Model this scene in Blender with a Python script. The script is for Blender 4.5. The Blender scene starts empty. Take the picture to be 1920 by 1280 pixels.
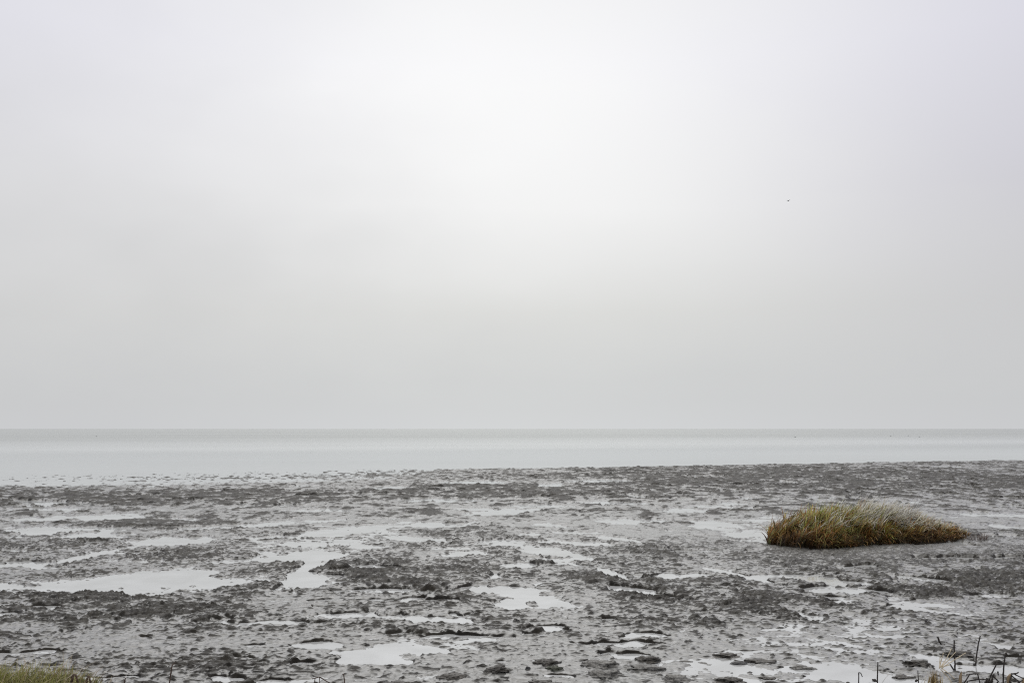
import bpy, math, random
import numpy as np

random.seed(7)
RNG = np.random.default_rng(11)
S = bpy.context.scene
COL = S.collection
R = math.radians

# ------------------------------------------------------------------ camera
F = 1920 * 35.0 / 36.0
CAM_H = 1.8
PITCH = math.atan(163.5 / F)
cd = bpy.data.cameras.new('camera')
cd.lens = 35.0
cd.sensor_width = 36.0
cd.clip_start = 0.05
cd.clip_end = 60000
cam = bpy.data.objects.new('camera', cd)
cam.location = (0, 0, CAM_H)
cam.rotation_euler = (math.pi / 2 + PITCH, 0, 0)
COL.objects.link(cam)
S.camera = cam


def ray(px, py):
    a, b = px - 960.0, 640.0 - py
    c, s = math.cos(PITCH), math.sin(PITCH)
    return (a, F * c - b * s, F * s + b * c)


def at(px, py, z=0.0):
    """ground point at height z seen at a photo pixel"""
    d = ray(px, py)
    t = (z - CAM_H) / d[2]
    return (d[0] * t, d[1] * t)


def at_y(px, py, y):
    """point on the upright plane at distance y"""
    d = ray(px, py)
    t = y / d[1]
    return (d[0] * t, y, CAM_H + d[2] * t)


# ------------------------------------------------------------------ noise
_perm = np.random.default_rng(3).permutation(4096).astype(np.int64)
_ang = np.random.default_rng(5).random(4096) * 2 * np.pi
_gx, _gy = np.cos(_ang), np.sin(_ang)


def gnoise(x, y, seed=0):
    xi = np.floor(x).astype(np.int64)
    yi = np.floor(y).astype(np.int64)
    fx, fy = x - xi, y - yi
    u = fx * fx * fx * (fx * (fx * 6 - 15) + 10)
    v = fy * fy * fy * (fy * (fy * 6 - 15) + 10)

    def g(ix, iy, dx, dy):
        h = _perm[(_perm[(ix + seed * 131) & 4095] + iy + seed * 57) & 4095]
        return _gx[h] * dx + _gy[h] * dy
    a = g(xi, yi, fx, fy)
    b = g(xi + 1, yi, fx - 1, fy)
    c = g(xi, yi + 1, fx, fy - 1)
    d = g(xi + 1, yi + 1, fx - 1, fy - 1)
    return ((a + (b - a) * u) * (1 - v) + (c + (d - c) * u) * v) * 1.5


def fbm(x, y, n=4, seed=0, gain=0.5):
    o, amp = 0.0, 1.0
    for i in range(n):
        o = o + amp * gnoise(x, y, seed + i * 7)
        x, y, amp = x * 2.03 + 3.1, y * 2.03 - 1.7, amp * gain
    return o


def sstep(a, b, x):
    t = np.clip((x - a) / (b - a), 0, 1)
    return t * t * (3 - 2 * t)


# ------------------------------------------------------------------ node helpers
def new_mat(name):
    m = bpy.data.materials.new(name)
    m.use_nodes = True
    nt = m.node_tree
    for n in list(nt.nodes):
        nt.nodes.remove(n)
    out = nt.nodes.new('ShaderNodeOutputMaterial')
    return m, nt, out


def N(nt, typ, **kw):
    n = nt.nodes.new(typ)
    for k, v in kw.items():
        if k.startswith('i_'):
            n.inputs[k[2:].replace('_', ' ')].default_value = v
        else:
            setattr(n, k, v)
    return n


def L(nt, a, b):
    nt.links.new(a, b)


def ramp(nt, fac, stops, interp='LINEAR'):
    r = nt.nodes.new('ShaderNodeValToRGB')
    r.color_ramp.interpolation = interp
    els = r.color_ramp.elements
    while len(els) < len(stops):
        els.new(0.5)
    for e, (p, c) in zip(els, stops):
        e.position = p
        e.color = (c, c, c, 1) if not hasattr(c, '__len__') else (*c, 1)
    L(nt, fac, r.inputs[0])
    return r.outputs[0]


def math_n(nt, op, a, b=None, c=None, clamp=False):
    n = nt.nodes.new('ShaderNodeMath')
    n.operation = op
    n.use_clamp = clamp
    for i, v in enumerate((a, b, c)):
        if v is None:
            continue
        if isinstance(v, (int, float)):
            n.inputs[i].default_value = v
        else:
            L(nt, v, n.inputs[i])
    return n.outputs[0]


def maprange(nt, v, a, b, c=0.0, d=1.0, smooth=True):
    n = nt.nodes.new('ShaderNodeMapRange')
    n.interpolation_type = 'SMOOTHSTEP' if smooth else 'LINEAR'
    L(nt, v, n.inputs[0])
    for i, q in enumerate((a, b, c, d)):
        n.inputs[i + 1].default_value = q
    return n.outputs[0]


def mixc(nt, fac, a, b, mode='MIX'):
    n = nt.nodes.new('ShaderNodeMix')
    n.data_type = 'RGBA'
    n.blend_type = mode
    for idx, v in ((0, fac), (6, a), (7, b)):
        if isinstance(v, (int, float)):
            n.inputs[idx].default_value = v
        elif isinstance(v, tuple):
            n.inputs[idx].default_value = (*v, 1)
        else:
            L(nt, v, n.inputs[idx])
    return n.outputs[2]


# ------------------------------------------------------------------ world and sun
SUN_EL, SUN_AZ = R(52), R(0)
w = bpy.data.worlds.new('World')
S.world = w
w.use_nodes = True
nt = w.node_tree
for n in list(nt.nodes):
    nt.nodes.remove(n)
wo = nt.nodes.new('ShaderNodeOutputWorld')
bg_sky = N(nt, 'ShaderNodeBackground')
bg_sky.inputs[1].default_value = 0.05
sky = N(nt, 'ShaderNodeTexSky', sky_type='NISHITA', sun_disc=False, sun_elevation=SUN_EL, sun_rotation=SUN_AZ)
L(nt, sky.outputs[0], bg_sky.inputs[0])
tc = N(nt, 'ShaderNodeTexCoord')
nrm = N(nt, 'ShaderNodeVectorMath', operation='NORMALIZE')
L(nt, tc.outputs['Generated'], nrm.inputs[0])
sep = N(nt, 'ShaderNodeSeparateXYZ')
L(nt, nrm.outputs[0], sep.inputs[0])
el = math_n(nt, 'ARCSINE', sep.outputs[2])                       # elevation, radians
az = math_n(nt, 'ARCTAN2', sep.outputs[0], sep.outputs[1])       # 0 = towards the sea
eln = math_n(nt, 'DIVIDE', el, 0.8, clamp=True)
# cloud mottling
cn = N(nt, 'ShaderNodeTexNoise', noise_dimensions='3D')
cn.inputs['Scale'].default_value = 3.2
cn.inputs['Detail'].default_value = 4.0
cn.inputs['Roughness'].default_value = 0.5
mp = N(nt, 'ShaderNodeMapping')
mp.inputs['Scale'].default_value = (1.0, 1.0, 1.9)
mp.inputs['Location'].default_value = (0.31, 0.2, 0.7)
L(nt, nrm.outputs[0], mp.inputs['Vector'])
L(nt, mp.outputs[0], cn.inputs['Vector'])
mott = math_n(nt, 'SUBTRACT', cn.outputs[0], 0.5)
eln2 = math_n(nt, 'MULTIPLY_ADD', mott, 0.06, eln, clamp=True)
side = ramp(nt, eln2, [(0.0, (0.585, 0.594, 0.61)), (0.03, (0.578, 0.586, 0.598)), (0.14, (0.618, 0.620, 0.622)),
                       (0.27, (0.676, 0.676, 0.690)), (0.45, (0.742, 0.740, 0.80)), (0.62, (0.755, 0.755, 0.81)), (0.8, (0.78, 0.775, 0.77)), (1.0, (0.80, 0.79, 0.77))])
glow = ramp(nt, eln2, [(0.0, (0.072, 0.078, 0.072)), (0.06, (0.062, 0.066, 0.056)), (0.14, (0.118, 0.118, 0.098)),
                       (0.20, (0.19, 0.19, 0.172)), (0.27, (0.248, 0.248, 0.228)), (0.42, (0.238, 0.240, 0.188)), (0.55, (0.165, 0.167, 0.115)), (1.0, (0.1, 0.1, 0.1))])
az2 = math_n(nt, 'MULTIPLY_ADD', mott, 0.22, az)
g1 = math_n(nt, 'DIVIDE', math_n(nt, 'SUBTRACT', az2, 0.0), 0.35)
g2 = math_n(nt, 'EXPONENT', math_n(nt, 'MULTIPLY', math_n(nt, 'MULTIPLY', g1, g1), -1.0))
gl = mixc(nt, 1.0, glow, g2, 'MULTIPLY')
cloud = mixc(nt, 1.0, side, gl, 'ADD')
mot2 = math_n(nt, 'MULTIPLY_ADD', mott, 0.09, 1.0)
cloud = mixc(nt, 1.0, cloud, mot2, 'MULTIPLY')
rt = math_n(nt, 'MULTIPLY', maprange(nt, az2, 0.12, 0.55), ramp(nt, eln2, [(0.05, 0.0), (0.28, 1.0), (0.6, 0.3), (0.8, 0.0)]))
cloud = mixc(nt, rt, cloud, mixc(nt, 1.0, cloud, (0.885, 0.878, 0.918), 'MULTIPLY'))   # heavier lilac cloud to the right
bg_c = N(nt, 'ShaderNodeBackground')
L(nt, cloud, bg_c.inputs[0])
bg_c.inputs[1].default_value = 1.0
mx = N(nt, 'ShaderNodeMixShader')
mx.inputs[0].default_value = 0.97                              # thick overcast over the clear sky
L(nt, bg_sky.outputs[0], mx.inputs[1])
L(nt, bg_c.outputs[0], mx.inputs[2])
L(nt, mx.outputs[0], wo.inputs[0])

sd = bpy.data.lights.new('sun', 'SUN')
sd.energy = 0.5
sd.angle = R(70)
sd.color = (1, 0.96, 0.9)
so = bpy.data.objects.new('sun', sd)
so.rotation_euler = (-(math.pi / 2 - SUN_EL), 0, 0)             # light travels towards the viewer
so.location = (0, 30, 30)
COL.objects.link(so)
S.view_settings.view_transform = 'Standard'
S.view_settings.look = 'None'
S.view_settings.exposure = 0
S.cycles.use_denoising = False
S.cycles.filter_width = 1.15

# ------------------------------------------------------------------ materials
def mud_material():
    m, nt, out = new_mat('wet_mud')
    geo = N(nt, 'ShaderNodeNewGeometry')
    sp = N(nt, 'ShaderNodeSeparateXYZ')
    L(nt, geo.outputs['Position'], sp.inputs[0])
    n1 = N(nt, 'ShaderNodeTexNoise', i_Scale=2.2, i_Detail=6.0, i_Roughness=0.62)
    n2 = N(nt, 'ShaderNodeTexNoise', i_Scale=17.0, i_Detail=5.0, i_Roughness=0.6)
    n3 = N(nt, 'ShaderNodeTexNoise', i_Scale=70.0, i_Detail=3.0, i_Roughness=0.6)
    for n in (n1, n2, n3):
        L(nt, geo.outputs['Position'], n.inputs['Vector'])
    at_ = N(nt, 'ShaderNodeAttribute', attribute_name='dry')
    sn = N(nt, 'ShaderNodeSeparateXYZ')
    L(nt, geo.outputs['Normal'], sn.inputs[0])
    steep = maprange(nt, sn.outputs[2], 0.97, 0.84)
    d0 = math_n(nt, 'MULTIPLY_ADD', math_n(nt, 'SUBTRACT', n2.outputs[0], 0.5), 1.3, at_.outputs['Fac'])
    d0 = math_n(nt, 'MULTIPLY_ADD', math_n(nt, 'SUBTRACT', n1.outputs[0], 0.5), 0.5, d0)
    d1 = maprange(nt, d0, 0.15, 0.85)
    dry = math_n(nt, 'MAXIMUM', math_n(nt, 'MULTIPLY', d1, 0.95), steep)
    c1 = mixc(nt, maprange(nt, n1.outputs[0], 0.35, 0.68), (0.021, 0.017, 0.013), (0.078, 0.073, 0.064))
    c1 = mixc(nt, maprange(nt, n2.outputs[0], 0.36, 0.66), c1, mixc(nt, 1.0, c1, (0.45, 0.43, 0.40), 'MULTIPLY'))
    wetc = mixc(nt, maprange(nt, n2.outputs[0], 0.3, 0.7), (0.10, 0.099, 0.092), (0.29, 0.291, 0.285))  # light wet silt, its upper tone raised to paint in wet sheen
    colr = mixc(nt, dry, wetc, c1)
    colr = mixc(nt, steep, colr, mixc(nt, 1.0, c1, (0.42, 0.39, 0.35), 'MULTIPLY'))  # shade on the steep lump fronts painted into the mud colour
    rough = math_n(nt, 'MULTIPLY_ADD', dry, 0.34, 0.18)
    p = N(nt, 'ShaderNodeBsdfPrincipled')
    L(nt, colr, p.inputs['Base Color'])
    L(nt, rough, p.inputs['Roughness'])
    ior = math_n(nt, 'MULTIPLY_ADD', dry, -0.58, 1.82)
    L(nt, ior, p.inputs['IOR'])
    b = N(nt, 'ShaderNodeBump')
    b.inputs['Strength'].default_value = 1.0
    b.inputs['Distance'].default_value = 0.012
    hh = math_n(nt, 'MULTIPLY_ADD', n3.outputs[0], 0.4, n2.outputs[0])
    L(nt, math_n(nt, 'MULTIPLY', hh, math_n(nt, 'MULTIPLY_ADD', dry, 0.8, 0.2)), b.inputs['Height'])
    L(nt, b.outputs[0], p.inputs['Normal'])
    L(nt, p.outputs[0], out.inputs[0])
    return m


SHORE_M = 0.437
SHORE_Y0 = 45.6


def water_material():
    m, nt, out = new_mat('silty_water')
    geo = N(nt, 'ShaderNodeNewGeometry')
    sp = N(nt, 'ShaderNodeSeparateXYZ')
    L(nt, geo.outputs['Position'], sp.inputs[0])
    s = math_n(nt, 'SUBTRACT', sp.outputs[1], math_n(nt, 'MULTIPLY_ADD', sp.outputs[0], SHORE_M, SHORE_Y0))
    off = maprange(nt, s, 6.0, 60.0)                 # away from the calm edge
    far = maprange(nt, s, 45.0, 190.0)
    mp = N(nt, 'ShaderNodeMapping')
    mp.inputs['Scale'].default_value = (0.22, 1.0, 1.0)
    L(nt, geo.outputs['Position'], mp.inputs['Vector'])
    n1 = N(nt, 'ShaderNodeTexNoise', i_Scale=1.1, i_Detail=4.0, i_Roughness=0.6)
    n2 = N(nt, 'ShaderNodeTexNoise', i_Scale=0.02, i_Detail=5.0, i_Roughness=0.6)
    L(nt, mp.outputs[0], n1.inputs['Vector'])
    L(nt, mp.outputs[0], n2.inputs['Vector'])
    nn = N(nt, 'ShaderNodeTexNoise', i_Scale=26.0, i_Detail=3.0, i_Roughness=0.6)
    L(nt, geo.outputs['Position'], nn.inputs['Vector'])
    b = N(nt, 'ShaderNodeBump')
    b.inputs['Distance'].default_value = 0.02
    L(nt, math_n(nt, 'MULTIPLY_ADD', off, 0.8, 0.0), b.inputs['Strength'])
    L(nt, n1.outputs[0], b.inputs['Height'])
    b2 = N(nt, 'ShaderNodeBump')
    b2.inputs['Distance'].default_value = 0.0012
    b2.inputs['Strength'].default_value = 0.4
    L(nt, nn.outputs[0], b2.inputs['Height'])
    L(nt, b.outputs[0], b2.inputs['Normal'])
    dif = N(nt, 'ShaderNodeBsdfDiffuse')
    n4 = N(nt, 'ShaderNodeTexNoise', i_Scale=1.7, i_Detail=5.0, i_Roughness=0.6)
    L(nt, geo.outputs['Position'], n4.inputs['Vector'])
    L(nt, mixc(nt, maprange(nt, n4.outputs[0], 0.3, 0.7), (0.52, 0.525, 0.525), (0.66, 0.67, 0.68)), dif.inputs[0])
    L(nt, b2.outputs[0], dif.inputs['Normal'])
    gl = N(nt, 'ShaderNodeBsdfGlossy')
    tint = mixc(nt, far, (0.915, 0.932, 0.937), (0.75, 0.765, 0.76))  # dimmer reflection near the horizon put into the gloss colour
    tint = mixc(nt, 1.0, tint, math_n(nt, 'MULTIPLY_ADD', n2.outputs[0], 0.26, 0.87), 'MULTIPLY')  # distant ripple bands painted into the reflection tint
    L(nt, tint, gl.inputs[0])
    L(nt, math_n(nt, 'MULTIPLY_ADD', off, 0.12, 0.03), gl.inputs['Roughness'])
    L(nt, b2.outputs[0], gl.inputs['Normal'])
    fr = N(nt, 'ShaderNodeFresnel')
    fr.inputs[0].default_value = 1.9
    L(nt, b2.outputs[0], fr.inputs['Normal'])
    mx = N(nt, 'ShaderNodeMixShader')
    L(nt, fr.outputs[0], mx.inputs[0])
    L(nt, dif.outputs[0], mx.inputs[1])
    L(nt, gl.outputs[0], mx.inputs[2])
    L(nt, mx.outputs[0], out.inputs[0])
    return m


def blade_material(name, transl=0.25, rough=0.6):
    m, nt, out = new_mat(name)
    a = N(nt, 'ShaderNodeAttribute', attribute_name='tint')
    p = N(nt, 'ShaderNodeBsdfPrincipled', i_Roughness=rough)
    L(nt, a.outputs['Color'], p.inputs['Base Color'])
    t = N(nt, 'ShaderNodeBsdfTranslucent')
    L(nt, a.outputs['Color'], t.inputs[0])
    mx = N(nt, 'ShaderNodeMixShader')
    mx.inputs[0].default_value = transl
    L(nt, p.outputs[0], mx.inputs[1])
    L(nt, t.outputs[0], mx.inputs[2])
    L(nt, mx.outputs[0], out.inputs[0])
    return m


def noisy_material(name, a, b, scale=30, rough=0.6, bump=0.3, dist=0.004, ior=1.45):
    m, nt, out = new_mat(name)
    tc = N(nt, 'ShaderNodeTexCoord')
    n = N(nt, 'ShaderNodeTexNoise', i_Scale=float(scale), i_Detail=5.0, i_Roughness=0.6)
    L(nt, tc.outputs['Object'], n.inputs['Vector'])
    p = N(nt, 'ShaderNodeBsdfPrincipled', i_Roughness=rough)
    p.inputs['IOR'].default_value = ior
    L(nt, mixc(nt, maprange(nt, n.outputs[0], 0.35, 0.65), a, b), p.inputs['Base Color'])
    bm = N(nt, 'ShaderNodeBump')
    bm.inputs['Strength'].default_value = bump
    bm.inputs['Distance'].default_value = dist
    L(nt, n.outputs[0], bm.inputs['Height'])
    L(nt, bm.outputs[0], p.inputs['Normal'])
    L(nt, p.outputs[0], out.inputs[0])
    return m


MUD = mud_material()
WATER = water_material()
BLADE = blade_material('grass_blade', 0.3)
STRAW = blade_material('straw', 0.12)
ROOT = noisy_material('peaty_root_mat', (0.012, 0.009, 0.006), (0.05, 0.035, 0.02), 40, 0.8, 0.8, 0.02)
BARK = noisy_material('dark_stem', (0.012, 0.009, 0.008), (0.04, 0.03, 0.026), 60, 0.5)
BROWN = noisy_material('brown_stem', (0.05, 0.03, 0.022), (0.11, 0.07, 0.05), 60, 0.6)
CLOD = noisy_material('clod_mud', (0.018, 0.015, 0.011), (0.07, 0.062, 0.052), 34, 0.42, 0.7, 0.012, 1.6)
CLODG = noisy_material('pale_clod_mud', (0.07, 0.065, 0.056), (0.19, 0.185, 0.175), 34, 0.38, 0.7, 0.012, 1.6)
STONE = noisy_material('black_stone', (0.012, 0.012, 0.014), (0.03, 0.03, 0.034), 40, 0.3, 0.3)
SHELL = noisy_material('white_shell', (0.7, 0.69, 0.66), (0.85, 0.84, 0.82), 60, 0.5)
FEATHER = noisy_material('dark_feather', (0.02, 0.02, 0.022), (0.06, 0.058, 0.055), 20, 0.7)


# ------------------------------------------------------------------ object helpers
def tag(o, label=None, cat=None, group=None, kind=None):
    if label:
        o['label'] = label
    if cat:
        o['category'] = cat
    if group:
        o['group'] = group
    if kind:
        o['kind'] = kind
    return o


def mesh_obj(name, verts, faces, mat, parent=None, smooth=True, tint=None, loc=(0, 0, 0)):
    """verts (n,3) array; faces (m,k) int array or list of arrays of equal k"""
    me = bpy.data.meshes.new(name)
    verts = np.asarray(verts, dtype=np.float32)
    if not isinstance(faces, (list, tuple)):
        faces = [faces]
    faces = [np.asarray(f, dtype=np.int32) for f in faces if len(f)]
    me.vertices.add(len(verts))
    me.vertices.foreach_set('co', verts.ravel())
    loops = np.concatenate([f.ravel() for f in faces])
    tot = np.concatenate([np.full(len(f), f.shape[1], dtype=np.int32) for f in faces])
    start = np.concatenate([[0], np.cumsum(tot)[:-1]]).astype(np.int32)
    me.loops.add(len(loops))
    me.loops.foreach_set('vertex_index', loops)
    me.polygons.add(len(tot))
    me.polygons.foreach_set('loop_start', start)
    me.polygons.foreach_set('loop_total', tot)
    me.polygons.foreach_set('use_smooth', np.full(len(tot), smooth, dtype=bool))
    me.update(calc_edges=True)
    if tint is not None:
        at_ = me.attributes.new('tint', 'FLOAT_COLOR', 'POINT')
        c = np.ones((len(verts), 4), dtype=np.float32)
        c[:, :3] = tint
        at_.data.foreach_set('color', c.ravel())
    me.materials.append(mat)
    o = bpy.data.objects.new(name, me)
    o.location = loc
    COL.objects.link(o)
    if parent:
        o.parent = parent
    return o


def empty(name, loc):
    o = bpy.data.objects.new(name, None)
    o.location = loc
    o.empty_display_size = 0.1
    COL.objects.link(o)
    return o


# ------------------------------------------------------------------ mudflat height
# pools read off the photograph: px, py, half width, half height, slope
POOLS = [
    (285, 1092, 168, 16, 0), (315, 1080, 75, 13, 0), (575, 1043, 88, 9, 0), (578, 1066, 22, 14, 0), (585, 1090, 36, 18, 0.1),
    (190, 970, 75, 6, 0), (80, 974, 60, 4, 0), (110, 992, 100, 5, 0.02), (165, 1003, 46, 8, 0), (335, 1014, 92, 7, -0.03),
    (440, 987, 120, 4, -0.06), (205, 1034, 45, 8, -0.15), (145, 1047, 36, 9, -0.1), (40, 1058, 60, 5, 0), (80, 955, 80, 3, 0),
    (75, 943, 66, 3, 0.04), (470, 944, 22, 4, -0.1), (455, 950, 22, 3, 0), (620, 999, 50, 7, -0.05), (600, 957, 46, 3, 0), (685, 990, 45, 4, 0),
    (945, 960, 60, 6, -0.08), (1010, 949, 60, 3, 0), (1130, 902, 66, 3, 0), (1032, 911, 32, 4, -0.06), (1185, 977, 60, 4, 0),
    (1140, 943, 70, 3, 0), (1180, 930, 40, 3, 0.1), (1030, 1033, 66, 8, 0.12), (965, 1060, 38, 5, 0), (1020, 1050, 40, 4, 0), (930, 1082, 16, 7, 0),
    (985, 1118, 66, 12, 0.22), (930, 1106, 66, 6, 0), (960, 1132, 26, 12, 0), (1200, 1111, 72, 7, 0.14), (1150, 1077, 40, 9, 0.3),
    (1390, 1080, 76, 5, 0.22), (1405, 1003, 46, 14, 0), (1425, 1005, 26, 11, 0), (1280, 957, 40, 4, 0), (1330, 950, 40, 3, 0), (1590, 1267, 116, 19, 0.03),
    (1850, 1255, 120, 12, 0.06), (1785, 1237, 66, 7, 0.12), (800, 1160, 100, 8, 0.05), (650, 1155, 62, 7, 0), (680, 1232, 70, 13, 0.02),
    (760, 1216, 70, 7, 0.05), (1735, 1134, 50, 5, 0.05), 
    (770, 1010, 46, 4, 0.05), (700, 1108, 60, 4, 0),
    (820, 985, 60, 4, 0), (940, 1015, 44, 3, 0), (1150, 1010, 46, 4, 0.1), (1110, 1020, 30, 4, 0), (560, 1020, 30, 4, 0), (830, 938, 70, 3, 0),
    (600, 1210, 40, 7, 0), (1480, 905, 40, 2, 0),
    (1320, 893, 40, 2, 0), (1560, 933, 60, 2, 0), (1860, 965, 60, 4, 0), (1890, 988, 40, 4, 0.05), (1660, 900, 40, 2, 0), (1780, 875, 40, 1.5, 0),
    (1720, 1085, 60, 4, 0.1), (1330, 985, 36, 3, 0.0),
    (880, 905, 70, 2.5, 0), (720, 915, 60, 3, 0), (1420, 935, 46, 2.5, 0),
]
# smooth wet silt between the pools
SLICKS = [(1560, 1150, 120, 9, 0.12), (1650, 1190, 110, 10, 0.1), (1430, 1188, 110, 10, 0.05), (1300, 1200, 120, 10, 0.15), (980, 1200, 110, 10, 0.2),
          (1060, 1168, 150, 8, 0.15), (800, 1160, 150, 14, 0.05), (690, 1230, 130, 22, 0.02), (240, 1195, 50, 20, 0.1), (600, 1200, 90, 16, 0), (1000, 1110, 130, 26, 0.15),
          (1180, 1252, 330, 20, -0.01), (1740, 1134, 100, 10, 0.05), (1390, 1078, 120, 9, 0.2), (40, 1180, 60, 8, 0), (150, 905, 260, 6, 0), (500, 903, 260, 5, -0.02), (1250, 1000, 160, 8, 0),
          (1100, 980, 160, 8, 0), (1340, 1000, 100, 9, 0), (620, 975, 120, 6, 0), (1850, 975, 110, 14, 0), (900, 1240, 120, 12, 0), (560, 1130, 60, 20, 0.2)]
# places that stay high, dark and rough
BANKS = [
    (780, 1078, 190, 22, 0.05), (1130, 1087, 85, 12, 0.0), (480, 1108, 150, 9, -0.03), (380, 1150, 140, 14, 0), (1010, 1052, 18, 3, 0),
    (1350, 1130, 220, 20, 0.08), (1640, 1045, 240, 26, 0.0), (300, 935, 300, 14, 0), (1500, 900, 420, 22, 0), (300, 982, 180, 6, 0),
    (820, 1180, 180, 10, 0.05), (150, 1120, 150, 8, 0), (120, 1020, 110, 8, 0), (350, 1040, 90, 8, 0), (1000, 920, 300, 12, 0), (60, 1165, 80, 10, 0),
    (1850, 1040, 120, 24, 0), (1880, 1090, 120, 24, 0), (1720, 1110, 120, 10, 0),
]


def blob_field(x, y, blobs, wob, soft):
    out = np.zeros_like(x)
    for (px, py, rx, ry, sl) in blobs:
        y1 = at(px, py + ry)[1]
        y0 = at(px, py - ry)[1]
        c = at(px, py)
        cy = (y0 + y1) / 2
        cx = c[0] * cy / c[1]
        ay = (y0 - y1) / 2
        a = at(px - rx, py - sl * rx)
        b = at(px + rx, py + sl * rx)
        mxx, mxy = (b[0] - a[0]) / 2, (b[1] - a[1]) / 2
        # invert [[mxx, 0],[mxy, ay]]
        rad = abs(mxx) * 1.9 + 0.3
        sel = np.nonzero((np.abs(x - cx) < rad) & (np.abs(y - cy) < (ay + abs(mxy)) * 1.9 + 0.3))[0]
        if not len(sel):
            continue
        dx, dy = x[sel] - cx, y[sel] - cy
        u = dx / mxx
        v = (dy - mxy * u) / ay
        r = np.sqrt(u * u + v * v) + wob[sel]
        out[sel] = np.maximum(out[sel], sstep(1.0 + soft, 1.0 - soft, r))
    return out


CL_C = at(1600, 1012)                                    # middle of the grass clump's footing


def height(x, y, dr, want_dry=False):
    """x, y flat arrays; dr = local row spacing (used to drop detail that is too fine)"""
    sdist = (y - (SHORE_Y0 + SHORE_M * x)) / math.sqrt(1 + SHORE_M ** 2)
    Lf = fbm(x / 1.7, y / 2.1, 4, 1)                      # pools and swells
    Lg = fbm(x / 6.0 + 9, y / 7.5, 3, 21)
    wob = 0.50 * fbm(x / 0.62, y / 0.78, 5, 41, 0.68) + 0.22 * gnoise(x / 0.2, y / 0.22, 49)
    near = sstep(14, 7, y)
    base = 0.011 + 0.014 * Lf + 0.010 * Lg + 0.006 * fbm(x / 0.5, y / 0.5, 3, 31) + 0.002 * near
    base = base + 0.010 * sstep(16, 26, y)
    banks = blob_field(x, y, BANKS, wob, 0.5)
    pools = blob_field(x, y, POOLS, wob, 0.38)
    q = gnoise(x / 1.5, y / 0.85, 33) + 0.35 * gnoise(x / 0.4, y / 0.3, 34) + 0.12 * gnoise(x / 0.13, y / 0.11, 35)
    q2 = gnoise(x / 0.62, y / 0.30, 36) + 0.3 * gnoise(x / 0.16, y / 0.12, 37) + 0.25 * gnoise(x / 2.5, y / 2.5, 38)
    pools = np.maximum(pools, 0.75 * sstep(0.46, 0.66, q2) * (1 - 0.8 * banks))
    pools = np.maximum(pools, 0.85 * sstep(0.44, 0.60, q - 0.12 * sstep(12, 8, y)))
    base = base + banks * (1 - pools) * 0.016
    base = base * (1 - pools) + pools * (-0.024)
    # smooth silt apron round the grass clump
    ap = np.exp(-(((x - CL_C[0]) / 2.9) ** 2 + ((y - CL_C[1] + 0.7) / 2.4) ** 2))
    base = base * (1 - 0.75 * ap * (1 - pools)) + 0.75 * ap * (1 - pools) * 0.045
    # drowned fringe on the left, crisp edge on the right
    lw = sstep(4, -9, x)
    fr = sstep(-11.0, -4.5, sdist + 1.2 * gnoise(x / 2.0, y / 1.3, 39)) * lw
    base = base * (1 - fr) + fr * (-0.016 + 0.008 * Lf - 0.010 * sstep(-5, 3, sdist))
    drop = sstep(-1.2, 1.2, sdist - 2.6 * lw)
    base = base * (1 - drop) + drop * (-0.12)
    base = base - 0.35 * sstep(1.5, 30, sdist - 2.6 * lw) - 1.0 * sstep(30, 300, sdist)
    # hummocks: flat silt with crumbly dark lumps standing out of it
    hi = sstep(-0.006, 0.026, base)
    calm = (1 - 0.45 * ap) * (1 - sstep(4, 16, sdist)) * (1 - 0.80 * pools)
    frm = sstep(0.0, 0.22, fr)
    calm = np.maximum(calm, 0.9 * frm * (1 - sstep(3, 8, sdist)))
    r = np.clip(0.56 + 0.55 * gnoise(x / 0.8, y / 0.9, 88) + 0.30 * gnoise(x / 3.1, y / 3.6, 89) + 0.36 * banks - 0.04 * near, 0, 1)
    r = np.maximum((0.10 + 0.72 * r) * (0.5 + 0.5 * hi), 0.52 * frm * (1 - 0.35 * sstep(-5, 2, sdist)))
    rowy = at(1180, 1250)[1]                                        # the silt the big clods lie on
    r = r * (1 - 0.75 * np.exp(-((y - rowy) / 0.75) ** 2) * sstep(-1.0, 0.0, x) * sstep(3.3, 2.2, x))
    r = r * (1 - 0.78 * blob_field(x, y, SLICKS, wob * 1.2, 0.7))
    thr = 0.40 - 0.66 * r + 0.025 * sstep(12, 8, y)
    fine = sstep(0.13, 0.05, dr)
    wx = x + 0.03 * gnoise(x / 0.12, y / 0.12, 55)
    wy = y + 0.03 * gnoise(x / 0.12 + 7, y / 0.12, 56)

    def pk(sx, sy, sd, q=1.0):
        return np.clip(gnoise(wx / sx, wy / sy, sd) - thr * q, 0, None)
    p1 = pk(0.14, 0.075, 91)
    p2 = pk(0.075, 0.046, 95)
    p3 = pk(0.038, 0.026, 97, 0.8)
    p0 = pk(0.34, 0.28, 61)
    lump = 0.010 * p0 + (0.4 + 0.6 * fine) * (0.027 - 0.008 * near) * p1 + fine * (0.024 * p2 + 0.015 * p3)
    coarse = sstep(13, 26, y)
    lump = lump + coarse * (0.030 * pk(0.5, 0.7, 101) + 0.040 * pk(0.20, 0.34, 103))
    b = lump + 0.009 * gnoise(wx / 0.20, wy / 0.16, 71) + fine * 0.006 * gnoise(wx / 0.062, wy / 0.05, 72) - 0.003
    crk = np.abs(gnoise(wx / 0.16, wy / 0.12, 77))               # small cracks and holes
    b = b - fine * 0.014 * sstep(0.07, 0.0, crk) * sstep(0.3, 0.8, r)
    z = base + calm * b
    dryness = calm * (sstep(0.0005, 0.011 + 0.012 * coarse, lump) * 0.85 + 0.15 * sstep(0.01, 0.05, base))
    if want_dry:
        return z, dryness
    return z


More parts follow.
